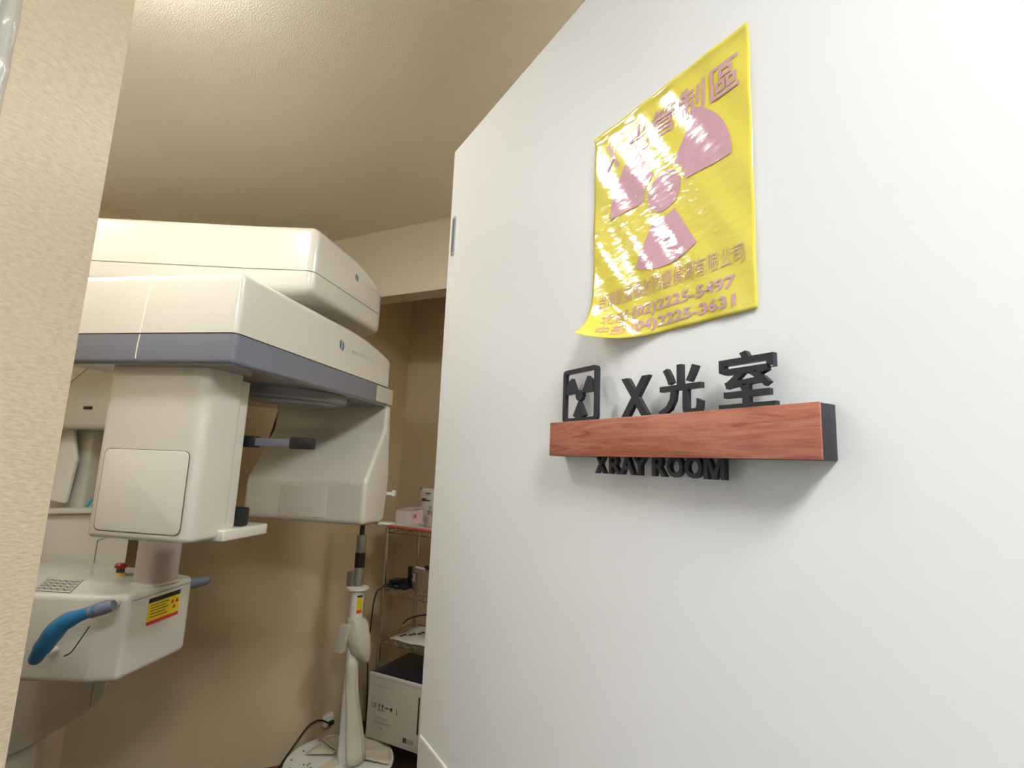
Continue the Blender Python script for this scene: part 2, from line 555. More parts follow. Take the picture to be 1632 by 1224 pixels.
ic = (0.5247, 1.5440)
bm = bmesh.new()
dsk = [(ic[0] + 0.0075 * math.cos(2 * PI * k / 28), ic[1] + 0.0075 * math.sin(2 * PI * k / 28)) for k in range(28)]
prism(dsk, T0 - TD * .5, T0 + TD * .5, XZ, bm=bm)
obj('icon_disc', bm, M['charcoal'], sign)
for k in range(3):
    a = math.radians(30 + 120 * k)
    ro = 0.0300
    pts = [(ic[0] + r * math.cos(a + t), ic[1] + r * math.sin(a + t)) for r, t in ((0.0105, -.24), (ro * 1.0, -.44), (ro * 1.02, -.22), (ro * 1.03, 0), (ro * 1.02, .22), (ro, .44), (0.0105, .24), (0.006, 0))]
    obj('icon_blade', prism(pts, T0 - TD * .5, T0 + TD * .5, XZ), M['charcoal'], sign)
for ch, x0, x1, z0, z1, b in (('X', 0.605, 0.653, 1.507, 1.556, 0.03), ('光', 0.6660, 0.7235, 1.507, 1.5615, 0.016), ('室', 0.7440, 0.8025, 1.508, 1.5635, 0.016)):
    obj('character', text_bm(ch, x0, x1, z0, z1, y=T0, depth=TD, bold=b), M['charcoal'], sign)
XR = [('X', 0.5601, 0.5790), ('R', 0.5860, 0.6060), ('A', 0.6050, 0.6290), ('Y', 0.6260, 0.6480), ('R', 0.6560, 0.6760), ('O', 0.6770, 0.6990), ('O', 0.7010, 0.7230), ('M', 0.7245, 0.7490)]
for ch, x0, x1 in XR:
    if ch == 'M':
        w = x1 - x0
        mp_ = [(0, 0), (.20, 0), (.20, .66), (.42, 0), (.58, 0), (.80, .66), (.80, 0), (1, 0), (1, 1), (.74, 1), (.50, .36), (.26, 1), (0, 1)]
        obj('letter', prism([(x0 + a * w, 1.4425 + b * 0.0225) for a, b in mp_], T0 - TD / 2, T0 + TD / 2, XZ), M['charcoal'], sign)
        continue
    obj('letter', text_bm(ch, x0, x1, 1.4425, 1.4650, y=T0, depth=TD, bold=0.014 if ch == 'M' else 0.028), M['charcoal'], sign)

# ------------------------------------------------------------------ dental x-ray machine  (local frame: x = along the arm, y = across, z up)
mc = thing('dental_xray_machine', 'large cream panoramic dental x-ray machine with slate arm trim, left of the door', 'x-ray machine',
           (-1.167, 0.812, 0.0), math.radians(90 + 15.738))
CRM, DRK = M['machine'], M['machine_dark']

def droop(bm, u0, u1, dz, zmin):
    for v in bm.verts:
        if v.co.z > zmin and v.co.x > u0:
            t = min(1.0, (v.co.x - u0) / (u1 - u0))
            v.co.z -= dz * t * t * min(1, (v.co.z - zmin) / 0.10)
    return bm

# rotating arm
arm_out = round_poly([(0, 0), (0.93, 0), (0.975, 0.10), (0.975, 0.40), (0.93, 0.52), (0, 0.52)], [0.022, .05, .1, .1, .05, .022], 6, 0.05)
bm = prism(arm_out, 1.7415, 1.900, XY, 0.0, 0.020, 5)
droop(bm, 0.55, 0.975, 0.055, 1.78)
arm = obj('rotating_arm', bm, CRM, mc, sharp=50)
ins = [(0.003 + (a - 0.003) if False else a * 0.994 + 0.003, b * 0.988 + 0.003) for a, b in arm_out]
obj('arm_seam', prism(ins, 1.7375, 1.7420, XY), M['seam'], arm)
bm = prism(arm_out, 1.662, 1.738, XY, 0.012, 0.0, 4)
obj('arm_trim', bm, DRK, mc, sharp=50)
bm = bmesh.new()
tube(bm, spline([(-0.0006, 0.258, 1.898), (-0.0006, 0.266, 1.84), (-0.0006, 0.274, 1.742)]), 0.0012, 6)
obj('arm_front_seam', bm, M['light_seam'], arm)
bm = bmesh.new()
tube(bm, spline([(-0.0006, 0.274, 1.738), (-0.0006, 0.277, 1.70), (-0.0006, 0.277, 1.675)]), 0.0012, 6)
obj('trim_front_seam', bm, M['light_seam'], arm)
# turntable under the arm
obj('turntable', lathe([(0.0, 1.634), (0.215, 1.634), (0.228, 1.640), (0.232, 1.656), (0.232, 1.666)], (0.585, 0.26), 56), DRK, mc)
obj('turntable_rim', lathe([(0.0, 1.626), (0.19, 1.626), (0.20, 1.632), (0.20, 1.636)], (0.585, 0.26), 56), DRK, mc)
# clear film at the tip of the trim
bm = bmesh.new()
box(bm, 0.80, 0.955, -0.0022, -0.0006, 1.672, 1.735, r=0.0006)
bmesh.ops.subdivide_edges(bm, edges=bm.edges, cuts=4)
for v in bm.verts:
    v.co.y -= 0.0016 * abs(math.sin(v.co.x * 190 + v.co.z * 120))
obj('clear_tape', bm, M['film'], mc)

# fixed upper arm
up_out = round_poly([(0.298, 0.0), (0.80, 0.0), (0.872, 0.09), (0.872, 0.9), (0.80, 1.35), (0.10, 1.35), (0.10, 0.95), (0.185, 0.55), (0.262, 0.20)],
                    [0.035, .10, .1, .1, .1, .1, .1, .2, .2], 6, 0.05)
bm = prism(up_out, 1.940, 2.012, XY, 0.028, 0.0, 5)
upper = obj('upper_arm_cover', bm, CRM, mc, sharp=50)
ins = [(0.003 + a * 0.994, b * 0.994 + 0.003) for a, b in up_out]
obj('upper_seam', prism(ins, 2.010, 2.0155, XY), M['seam'], upper)
bm = prism(up_out, 2.0145, 2.160, XY, 0.0, 0.022, 5)
droop(bm, 0.52, 0.872, 0.085, 2.03)
up2 = obj('upper_arm', bm, CRM, mc, sharp=50)
obj('arm_pivot', lathe([(0.12, 1.89), (0.12, 1.95)], (0.585, 0.26), 40), DRK, mc)

# emblems and lettering on the right flank
def emblem(parent, u, z, r, y=-0.0006):
    for s in (-1, 1):
        bm = bmesh.new()
        pts = []
        for k in range(17):
            a = -PI / 2 + PI * k / 16
            pts.append((u + s * (r * 0.16 + r * 0.82 * math.cos(a)) * 0.98, z + r * math.sin(a) + s * -0.12 * r))
        prism(pts, y, y + 0.0005, XZ, bm=bm)
        obj('emblem', bm, M['logo'], parent)
emblem(up2, 0.571, 2.092, 0.0125)
emblem(arm, 0.509, 1.827, 0.017)
bm = text_bm('J.MORITA', 0.60, 0.78, 2.083, 2.097, y=-0.0006)
obj('maker_lettering', bm, M['logo_text'], up2)
bm = text_bm('J.MORITA', 0.548, 0.765, 1.812, 1.829, y=-0.0006, bold=0.01)
obj('maker_lettering', bm, M['logo_text'], arm)

# near hanging unit
near_out = round_poly([(0.05, 0.105), (0.185, 0.105), (0.185, 0.405), (0.05, 0.405)], [0.035, .01, .02, .022], 6)
bm = prism(near_out, 1.222, 1.662, XY, 0.014, 0.0, 4)
near = obj('tube_head', bm, CRM, mc, sharp=50)
fr = round_poly([(0.128, 1.243), (0.378, 1.243), (0.378, 1.447), (0.128, 1.447)], 0.018, 6)
YZf = lambda a, b, h: (h, a, b)
o1 = obj('panel_gap', prism([(0.253 + (a - .253) * 1.014, 1.345 + (b - 1.345) * 1.016) for a, b in fr], 0.0494, 0.051, YZf), M['seam'], near)
obj('access_panel', prism(fr, 0.0482, 0.051, YZf, 0.0012, 0, 3), CRM, near)
back_out = round_poly([(0.188, 0.118), (0.232, 0.118), (0.232, 0.392), (0.188, 0.392)], [.003, .008, .008, .003], 4)
obj('tube_head_back', prism(back_out, 1.226, 1.650, XY, 0.010, 0.0, 3), CRM, mc)
obj('tube_head_seam', prism([(0.180, 0.121), (0.192, 0.121), (0.192, 0.389), (0.180, 0.389)], 1.236, 1.648, XY), M['seam'], near)
tr = round_poly([(0.150, 0.085), (0.338, 0.085), (0.338, 0.30), (0.150, 0.30)], [.004, .014, .014, .004], 4)
obj('tray', prism(tr, 1.217, 1.246, XY, 0.004, 0.004, 3), CRM, mc)
obj('tray_pad', bx(0.234, 0.266, 0.100, 0.26, 1.2462, 1.298, r=0.006), M['black'], mc)
# temple support
tb = thing  # alias not used for children
obj('temple_support', bx(0.250, 0.275, -0.020, 0.14, 1.471, 1.494, r=0.002), M['machine_dark'], mc)
for nm, a, b in (('support_cap', 0.098, 0.150), ('support_tip', -0.078, -0.012)):
    obj(nm, bx(0.246, 0.279, a, b, 1.466, 1.499, r=0.004), M['black'], mc)

# far hanging unit (profile in u-z, extruded across)
fp = round_poly([(0.935, 1.668), (0.925, 1.56), (0.785, 1.355), (0.785, 1.196), (0.975, 1.190), (1.000, 1.36), (0.968, 1.668)],
                [0, .05, .05, .022, .04, .12, 0], 8, 0.03)
UZ = lambda a, b, h: (a, h, b)
bm = prism(fp, 0.004, 0.52, UZ, 0.016, 0.02, 5)
far = obj('detector_unit', bm, CRM, mc, sharp=50)
pl = round_poly([(0.16, 1.215), (0.36, 1.215), (0.36, 1.335), (0.16, 1.335)], 0.006, 3)
obj('detector_panel', prism(pl, 0.7838, 0.786, YZf, 0.0008, 0, 2), CRM, far)
obj('bracket', bx(0.955, 1.01, -0.03, 0.03, 1.183, 1.189, r=0.001), M['white'], mc)
bm = bx(0.985, 1.012, -0.022, 0.014, 1.300, 1.312, r=0.001)
box(bm, 0.985, 1.012, -0.026, -0.018, 1.296, 1.320, r=0.001)
obj('clip', bm, M['white'], mc)

# chin-rest unit
co = round_poly([(0.20, 0.392), (0.455, 0.415), (0.50, 0.62), (0.50, 1.02), (0.13, 1.02), (0.125, 0.66), (0.165, 0.46)], [.022, .03, .05, .05, .05, .08, .04], 6)
bm = prism(co, 0.822, 1.050, XY, 0.020, 0.016, 4)
chin = obj('chin_rest_unit', bm, CRM, mc, sharp=50)
bm = bmesh.new()
tube(bm, [(0.208, 0.3925, 1.030), (0.45, 0.4135, 1.032)], 0.0008, 5)
obj('lid_seam', bm, M['seam'], chin)
post = round_poly([(0.285, 0.385 + 0.03), (0.385, 0.405), (0.400, 0.470), (0.300, 0.500)], 0.02, 5)
obj('chin_post', prism(post, 1.048, 1.252, XY, 0.0, 0.006, 3), M['post'], mc)
post2 = [(0.3425 + (a - .3425) * 1.12, 0.4475 + (b - .4475) * 1.12) for a, b in post]
obj('post_collar', prism(post2, 1.048, 1.056, XY, 0, 0.003, 2), CRM, mc)
# warning sticker on the flank
W_ = lambda u, z, d=0: (u, 0.392 + (u - 0.20) * 0.09 - 0.0008 - d, z)
def quad(bm, pts):
    bm.faces.new([bm.verts.new(p) for p in pts])
def stick(name, u0, u1, z0, z1, m, parent, d=0.0):
    bm = bmesh.new()
    f = [W_(u0, z0, d), W_(u1, z0, d), W_(u1, z1, d), W_(u0, z1, d)]
    bk = [(x, y + 0.0005, z) for x, y, z in f]
    vs = [bm.verts.new(p) for p in f + bk]
    for ix in ((0, 1, 2, 3), (7, 6, 5, 4), (0, 4, 5, 1), (1, 5, 6, 2), (2, 6, 7, 3), (3, 7, 4, 0)):
        bm.faces.new([vs[i] for i in ix])
    return obj(name, bm, m, parent)
st = stick('warning_sticker', 0.272, 0.398, 0.949, 1.020, M['yellow_sticker'], mc, 0.0006)
stick('sticker_header', 0.272, 0.398, 1.008, 1.021, M['black'], st, 0.0010)
stick('sticker_footer', 0.272, 0.398, 0.947, 0.957, M['crimson'], st, 0.0010)
for k, z in enumerate((1.000, 0.992, 0.984, 0.976, 0.967)):
    stick('sticker_text', 0.282, 0.352 - 0.012 * (k % 2), z - 0.0012, z + 0.0012, M['print'], st, 0.0010)
for k in range(3):
    a = math.radians(30 + 120 * k)
    bm = bmesh.new()
    pts = []
    for r, t in ((0.005, -.5), (0.015, -.5), (0.0155, 0), (0.015, .5), (0.005, .5)):
        pts.append(W_(0.377 + r * math.cos(a + t), 0.986 + r * math.sin(a + t), 0.0012))
    bm.faces.new([bm.verts.new(p) for p in pts])
    obj('sticker_trefoil', bm, M['crimson'], st)
# label with ring pictograms on the top of the chin unit
cx = [(0.150, 0.655), (0.285, 0.775), (0.292, 0.655), (0.160, 0.545)]
bm = bmesh.new()
c0 = Vector((sum(p[0] for p in cx) / 4, sum(p[1] for p in cx) / 4))
prism([tuple(c0 + (Vector(p) - c0) * 1.0) for p in cx], 1.0502, 1.0510, XY, bm=bm)
lab = obj('instruction_label', bm, M['print'], mc)
obj('label_face', prism([tuple(c0 + (Vector(p) - c0) * 0.965) for p in cx], 1.0508, 1.0514, XY), CRM, lab)
def lerp4(u, v):
    a = Vector(cx[0]).lerp(Vector(cx[1]), u); b = Vector(cx[3]).lerp(Vector(cx[2]), u)
    return a.lerp(b, v)
bm = bmesh.new()
for i in range(4):
    for j in range(5):
        c = lerp4(0.17 + 0.2 * i, 0.14 + 0.18 * j)
        tube(bm, [(c.x + 0.0085 * math.cos(t * PI / 5), c.y + 0.0085 * math.sin(t * PI / 5), 1.0515) for t in range(10 + (i + j) % 2)], 0.0009, 4)
obj('label_drawings', bm, M['print'], lab)
# emergency stop button
bm = lathe([(0.013, 1.050), (0.013, 1.060), (0.010, 1.061), (0.010, 1.068)], (0.375, 0.615), 20)
eb = obj('stop_button', bm, M['brass'], mc)
obj('button_stem', lathe([(0.0115, 1.058), (0.0115, 1.074)], (0.375, 0.615), 20), M['print'], eb)
obj('button_cap', lathe([(0.014, 1.073), (0.018, 1.076), (0.018, 1.083), (0.014, 1.087), (0.0, 1.088)], (0.375, 0.615), 24), M['red'], eb)
# hand grips wrapped in blue film
pts = spline([(0.094, 0.545, 0.900), (0.086, 0.510, 0.945), (0.086, 0.468, 0.998), (0.094, 0.412, 1.026), (0.100, 0.375, 1.040)], 8)
bm = bmesh.new()
tube(bm, pts, [0.014 + 0.009 * math.sin(PI * min(1, i / 24)) + 0.0008 * math.sin(i * 1.1) for i in range(len(pts))], 12)
hg = obj('hand_grip', bm, M['blue'], mc)
bm = bmesh.new()
tube(bm, [(0.098, 0.400, 1.030), (0.104, 0.362, 1.044), (0.108, 0.345, 1.049)], [0.016, 0.017, 0.013], 14)
obj('grip_end', bm, M['grey_blue'], hg)
bm = bmesh.new()
tube(bm, spline([(0.100, 0.400, 0.995), (0.10, 0.425, 0.955), (0.105, 0.45, 0.925), (0.11, 0.475, 0.912)]), 0.0016, 6)
obj('grip_wire', bm, M['black'], hg)
bm = bmesh.new()
tube(bm, [(0.108, 0.352, 1.044), (0.19, 0.42, 1.030)], 0.009, 10)
obj('grip_mount', bm, CRM, hg)
bm = bmesh.new()
tube(bm, [(0.094, 0.535, 0.908), (0.16, 0.55, 0.908)], 0.009, 10)
obj('grip_mount', bm, CRM, hg)
bm = bmesh.new()
tube(bm, [(0.44, 0.455, 1.020), (0.485, 0.44, 1.018), (0.515, 0.418, 1.022), (0.520, 0.408, 1.024)], [0.018, 0.018, 0.014, 0.006], 12)
obj('hand_grip', bm, M['grey_blue'], mc)

# column
def shear(bm, k=1.06):
    for v in bm.verts:
        v.co.y += k * max(0.0, v.co.x - 0.51) * (1 if v.co.y < 1.2 else 0)
    return bm
colo = round_poly([(0.50, 0.735), (0.50, 1.30), (0.82, 1.30), (0.82, 0.80), (0.56, 0.722)], [.02, .02, .02, .05, .03], 5)
def col_under(bm):
    return bm
prof = round_poly([(0.740, 1.228), (0.738, 0.66), (0.745, 0.625), (0.80, 0.572), (0.90, 0.508), (1.04, 0.420), (1.37, 0.285), (1.37, 1.190)],
                  [.008, .02, .03, .05, .05, .05, .02, .01], 5)
bm = prism(prof, 0.505, 0.82, YZf, 0.008, 0.01, 3)
shear(bm)
colm = obj('column_carriage', bm, CRM, mc, sharp=40)
bm = prism(round_poly([(0.735, 1.228), (0.735, 1.245), (1.35, 1.203), (1.35, 1.184)], 0.004, 3), 0.490, 0.83, YZf, 0.003, 0.003, 2)
shear(bm)
obj('carriage_shelf', bm, CRM, colm)
for pts in ([(0.5038, 0.792, 1.225), (0.5038, 0.789, 1.150), (0.5038, 0.86, 1.125), (0.5038, 0.862, 1.05)],
            [(0.5038, 0.789, 1.150), (0.5038, 0.742, 1.168)],
            [(0.5038, 0.785, 0.70), (0.5038, 0.792, 0.59)]):
    bm = bmesh.new()
    tube(bm, pts, 0.0009, 5)
    obj('carriage_seam', bm, M['seam'], colm)
obj('column_base', shear(prism(round_poly([(0.955, 0.0), (0.985, 0.46), (1.04, 0.60), (1.36, 0.60), (1.36, 0.0)], .005, 2), 0.515, 0.80, YZf, 0.006, 0.006, 2)), CRM, mc)
bm = prism(round_poly([(0.80, 1.520), (1.30, 1.506), (1.30, 1.93), (0.80, 1.93)], [.012, .01, .01, .01], 4), 0.505, 0.80, YZf, 0.012, 0.01, 3)
head = obj('column_head', bm, CRM, mc, sharp=40)
bm = bx(0.502, 0.506, 0.974, 1.012, 1.586, 1.597, r=0.001)
obj('indicator_slot', bm, M['black'], head)
obj('column', bx(0.60, 0.80, 1.06, 1.28, 0.55, 2.02, r=0.01), CRM, mc)
obj('column_shroud', prism(round_poly([(0.02, 0.50), (0.24, 0.52), (0.5, 0.80), (0.62, 0.80), (0.62, 1.30), (0.02, 1.30)], .02, 4), 1.668, 1.735, XY, 0.01, 0.0, 3), CRM, mc) if False else None
pad = round_poly([(1.298, 1.535), (1.251, 1.535), (1.205, 1.400), (1.225, 1.235), (1.321, 1.248), (1.328, 1.345), (1.291, 1.465)], .012, 4)
obj('side_paddle', prism([(a - 0.13, b) for a, b in pad], 0.560, 0.575, YZf, 0.004, 0.004, 3), M['white'], mc)
obj('adjuster_knob', prism(round_poly([(1.165, 1.470), (1.215, 1.470), (1.215, 1.505), (1.165, 1.505)], .008, 3), 0.54, 0.57, YZf, 0.004, 0.004, 2), M['machine_dark'], mc)

# handpiece lying against the carriage: white blade and teal tip standing on the shelf
hp = thing('dental_instrument', 'slim white instrument with a teal tip on the x-ray machine column shelf', 'instrument', (-1.167, 0.812, 0.0), math.radians(90 + 15.738))
bl = round_poly([(0.905, 1.490), (0.893, 1.490), (0.885, 1.35), (0.899, 1.255), (0.925, 1.2395), (0.918, 1.35)], .004, 3)
obj('blade', prism(bl, 0.520, 0.530, YZf, 0.002, 0.002, 2), M['white'], hp)
obj('tip', prism(round_poly([(0.915, 1.268), (0.930, 1.262), (0.950, 1.234), (0.938, 1.2335)], .003, 3), 0.512, 0.519, YZf, 0.002, 0.002, 2), M['teal'], hp)

# ------------------------------------------------------------------ pole stand
PX, PY = -1.765, 2.0
stn = thing('pole_stand', 'white pole stand partly wrapped in clear plastic, on a round perforated base', 'stand', (PX, PY, 0))
bm = lathe([(0.17, 0.0), (0.17, 0.02), (0.10, 0.045), (0.10, 0.07), (0.236, 0.078), (0.24, 0.086), (0.238, 0.094), (0.0, 0.100)], (-0.025, 0.0), 56)
base = obj('base', bm, M['white'], stn)
rr = random.Random(3)
for k in range(34):
    a = rr.uniform(0, 2 * PI); r = rr.uniform(0.12, 0.222)
    bm = lathe([(0.0045, 0.0), (0.0045, 0.0012), (0, 0.0013)], (0, 0), 8)
    for v in bm.verts:
        v.co += Vector((-0.025 + r * math.cos(a), r * math.sin(a), 0.100 - (r / 0.238) * 0.006 + 0.0002))
    obj('perforation', bm, M['print'], base)
obj('upper_rod', lathe([(0.0115, 1.08), (0.0115, 1.24)], n=16), M['black'], stn)
obj('steel_sleeve', lathe([(0.0215, 1.003), (0.0225, 1.006), (0.0225, 1.082), (0.019, 1.086)], n=20), M['steel'], stn)
obj('black_sleeve', lathe([(0.0235, 0.936), (0.0235, 1.004)], n=20), M['black'], stn)
bm = lathe([(0.023, 0.85), (0.023, 0.937)], n=20)
box(bm, -0.048, -0.012, -0.03, 0.012, 0.846, 0.916, r=0.006)
obj('clamp', bm, M['steel'], stn)
obj('collar', lathe([(0.030, 0.832), (0.052, 0.838), (0.052, 0.846), (0.030, 0.852)], n=32), M['white'], stn)
obj('pole_sleeve', lathe([(0.030, 0.66), (0.031, 0.70), (0.031, 0.836)], n=24), M['white'], stn)
obj('pole', lathe([(0.034, 0.098), (0.030, 0.11), (0.026, 0.66)], n=24), M['white'], stn)
def curved_patch(name, a0, a1, r, z0, z1, m, parent):
    bm = bmesh.new()
    n = 8
    va = [[bm.verts.new((rad * math.cos(a0 + (a1 - a0) * i / n), rad * math.sin(a0 + (a1 - a0) * i / n), z)) for i in range(n + 1)] for rad, z in ((r, z0), (r, z1))]
    for i in range(n):
        bm.faces.new((va[0][i], va[0][i + 1], va[1][i + 1], va[1][i]))
    return obj(name, bm, m, parent)
sl = curved_patch('pole_sticker', math.radians(-45), math.radians(5), 0.0318, 0.735, 0.812, M['yellow_sticker'], stn)
curved_patch('sticker_header', math.radians(-45), math.radians(5), 0.0322, 0.806, 0.815, M['black'], sl)
curved_patch('sticker_footer', math.radians(-45), math.radians(5), 0.0322, 0.735, 0.750, M['orange'], sl)
# wrapped control box and drape
bm = bx(-0.060, 0.002, -0.060, -0.008, 0.560, 0.690, r=0.008)
for v in bm.verts:
    v.co.x += (v.co.z - 0.62) * 0.28
obj('control_box', bm, M['film_thick'], stn)
def drape(rows, seed, thick=0.0012):
    """rows: list of (z, [points xy...]) skinned into a crumpled sheet"""
    rg = random.Random(seed)
    bm = bmesh.new()
    prev = None
    for z, pts in rows:
        ring = [bm.verts.new((x + rg.uniform(-.003, .003), y + rg.uniform(-.003, .003), z + rg.uniform(-.004, .004))) for x, y in pts]
        if prev:
            for i in range(len(ring) - 1):
                bm.faces.new((prev[i], prev[i + 1], ring[i + 1], ring[i]))
        prev = ring
    bmesh.ops.subdivide_edges(bm, edges=bm.edges, cuts=2, use_grid_fill=True)
    return bm
def arcpts(r, a0, a1, n=9, sx=0, sy=0):
    return [(sx + r * math.cos(math.radians(a0 + (a1 - a0) * k / n)), sy + r * math.sin(math.radians(a0 + (a1 - a0) * k / n))) for k in range(n + 1)]
o = obj('plastic_cover', drape([(0.715, arcpts(0.040, -160, 70)), (0.685, arcpts(0.050, -150, 70, 9, 0.010, 0.005)), (0.62, arcpts(0.056, -140, 60, 9, 0.018, 0.012)),
                                (0.56, arcpts(0.045, -120, 50, 9, 0.030, 0.020)), (0.515, arcpts(0.014, -120, 50, 9, 0.052, 0.038))], 5), M['film_thick'], stn, sharp=80)
md = o.modifiers.new('thick', 'SOLIDIFY'); md.thickness = 0.0012
o = obj('film_skirt', drape([(0.54, arcpts(0.031, -110, 60)), (0.42, arcpts(0.033, -95, 50, 9, 0.004, 0)), (0.34, arcpts(0.040, -80, 40, 9, 0.012, .004)),
                             (0.22, arcpts(0.052, -70, 40, 9, 0.022, .010)), (0.112, arcpts(0.066, -62, 35, 9, 0.03, .012))], 8), M['film_thick'], stn, sharp=80)
md = o.modifiers.new('thick', 'SOLIDIFY'); md.thickness = 0.0012
# cloth lying over the base
def cloth_patch(a0, a1, r0, r1, name):
    bm = bmesh.new()
    A, B = 30, 8
    g = []
    for i in range(A + 1):
        a = math.radians(a0 + (a1 - a0) * i / A)
        row = []
        for j in range(B + 1):
            r = r0 + (r1 - r0) * j / B
            z = 0.1035 + 0.014 * (1 - j / B) + 0.003 * math.sin(i * 1.1) * (j / B) + 0.002
            row.append(bm.verts.new((-0.02 + r * math.cos(a), r * math.sin(a), z - (r / .238) ** 2 * 0.006)))
        g.append(row)
    for i in range(A):
        for j in range(B):
            bm.faces.new((g[i][j], g[i + 1][j], g[i + 1][j + 1], g[i][j + 1]))
    o = obj(name, bm, M['cloth'], stn, sharp=80)
    m_ = o.modifiers.new('thick', 'SOLIDIFY'); m_.thickness = 0.001
cloth_patch(20, 160, 0.035, 0.225, 'cloth_fold')
cloth_patch(-100, -60, 0.035, 0.20, 'cloth_fold')
cloth_patch(165, 200, 0.035, 0.17, 'cloth_fold')

# power socket and lead on the niche side wall
ss = thing('socket_box', 'small white socket box low on the tan wall behind the stand base', 'socket', (NX, 2.20, 0.04))
obj('casing', bx(0.0, 0.026, -0.028, 0.028, 0.055, 0.110, r=0.004), M['white'], ss)
obj('face_plate', bx(0.0262, 0.029, -0.021, 0.021, 0.061, 0.104, r=0.001), M['paper'], ss)
obj('plug', bx(0.0292, 0.046, -0.012, 0.014, 0.063, 0.083, r=0.003), M['black'], ss)
bm = bmesh.new()
tube(bm, spline([(-2.030, 2.19, 0.113), (-2.045, 2.12, 0.155), (-2.055, 2.06, 0.150), (-2.05, 1.98, 0.105), (-2.06, 1.90, 0.030), (-2.04, 1.84, 0.006)]), 0.004, 8)
tag(obj('power_cord', bm, M['black']), 'dark power cord looping against the tan wall beside the round base', 'cord')

# ------------------------------------------------------------------ wire rack in the niche
RX0, RX1, RY0, RY1 = -1.84, -1.18, 2.28, 2.57
rack = thing('wire_rack', 'chrome wire shelving rack standing in the niche behind the door', 'rack', (0, 0, 0))
for x, y in ((RX0, RY0), (RX1, RY0), (RX0, RY1), (RX1, RY1)):
    bm = lathe([(0.014, 0.0), (0.014, 0.01), (0.0105, 0.012), (0.0105, 1.086), (0.0, 1.089)], (x, y), 14)
    obj('post', bm, M['chrome'], rack)
SH = [0.110, 0.538, 0.778, 1.090]
def shelf(z):
    bm = bmesh.new()
    for zz_ in (z - 0.003, z - 0.028):
        for a, b in (((RX0, RY0), (RX1, RY0)), ((RX0, RY1), (RX1, RY1)), ((RX0, RY0), (RX0, RY1)), ((RX1, RY0), (RX1, RY1))):
            tube(bm, [(a[0], a[1], zz_), (b[0], b[1], zz_)], 0.003, 6)
    n = 22
    for y in (RY0, RY1):
        tube(bm, [(RX0 + (RX1 - RX0) * k / n, y, z - 0.003 if k % 2 else z - 0.028) for k in range(n + 1)], 0.0018, 5)
    for x in (RX0, RX1):
        tube(bm, [(x, RY0 + (RY1 - RY0) * k / 8, z - 0.003 if k % 2 else z - 0.028) for k in range(9)], 0.0018, 5)
    for k in range(1, 24):
        x = RX0 + (RX1 - RX0) * k / 24
        tube(bm, [(x, RY0, z - 0.0025), (x, RY1, z - 0.0025)], 0.0018, 5)
    return bm
for z in SH:
    obj('shelf', shelf(z), M['chrome'], rack)

# equipment case at the bottom
bt = SH[0] + 0.0005
ec = thing('equipment_case', 'white equipment case with a dark top, at the bottom of the wire rack', 'case', (-1.812, 2.19, bt))
BW, BD, BH = 0.325, 0.32, 0.294
obj('body', bx(0, BW, 0, BD, 0, BH, r=0.004), M['carton'], ec)
obj('top_panel', bx(0.006, BW - 0.004, 0.012, BD - 0.006, BH - 0.002, BH + 0.0015, r=0.001), M['navy'], ec)
obj('top_rim', bx(0.0, BW, -0.0015, 0.006, BH - 0.014, BH + 0.001, r=0.002), M['white'], ec)
def pr(name, x0, x1, z0, z1, m='print'):
    obj(name, bx(x0, x1, -0.0012, 0.0, z0, z1), M[m], ec)
pr('printed_rule', 0.03, 0.13, 0.243, 0.245, 'lightprint')
obj('printed_mark', text_bm('CE', 0.028, 0.056, 0.142, 0.162, y=-0.0008), M['print'], ec)
for x in (0.074, 0.094):
    bm = bmesh.new()
    box(bm, x - .0015, x + .0015, -0.0012, 0, 0.140, 0.156)
    prism([(x - .006, .154), (x + .006, .154), (x, .166)], -0.0012, 0, XZ, bm=bm)
    box(bm, x - .007, x + .007, -0.0012, 0, 0.134, 0.137)
    obj('printed_arrow', bm, M['print'], ec)
pr('printed_mark', 0.110, 0.130, 0.149, 0.154)
bm = lathe([(0.008, -0.0012), (0.008, 0)], (0, 0), 14)
for v in bm.verts: v.co = Vector((0.146 + v.co.x, v.co.z, 0.152 + v.co.y))
obj('printed_mark', bm, M['print'], ec)
pr('printed_mark', 0.178, 0.181, 0.135, 0.160)
for z, a, b in ((0.100, .04, .13), (0.082, .05, .15), (0.076, .05, .14)):
    pr('printed_rule', a, b, z, z + 0.002, 'lightprint')
pr('printed_mark', 0.092, 0.097, 0.056, 0.061)
pr('rating_label', 0.225, 0.244, 0.030, 0.050)
pr('rating_label', 0.246, 0.285, 0.031, 0.049, 'lightprint')
obj('side_slot', bx(0.300, 0.308, -0.0014, 0.001, 0.08, 0.24, r=0.0005), M['black'], ec)

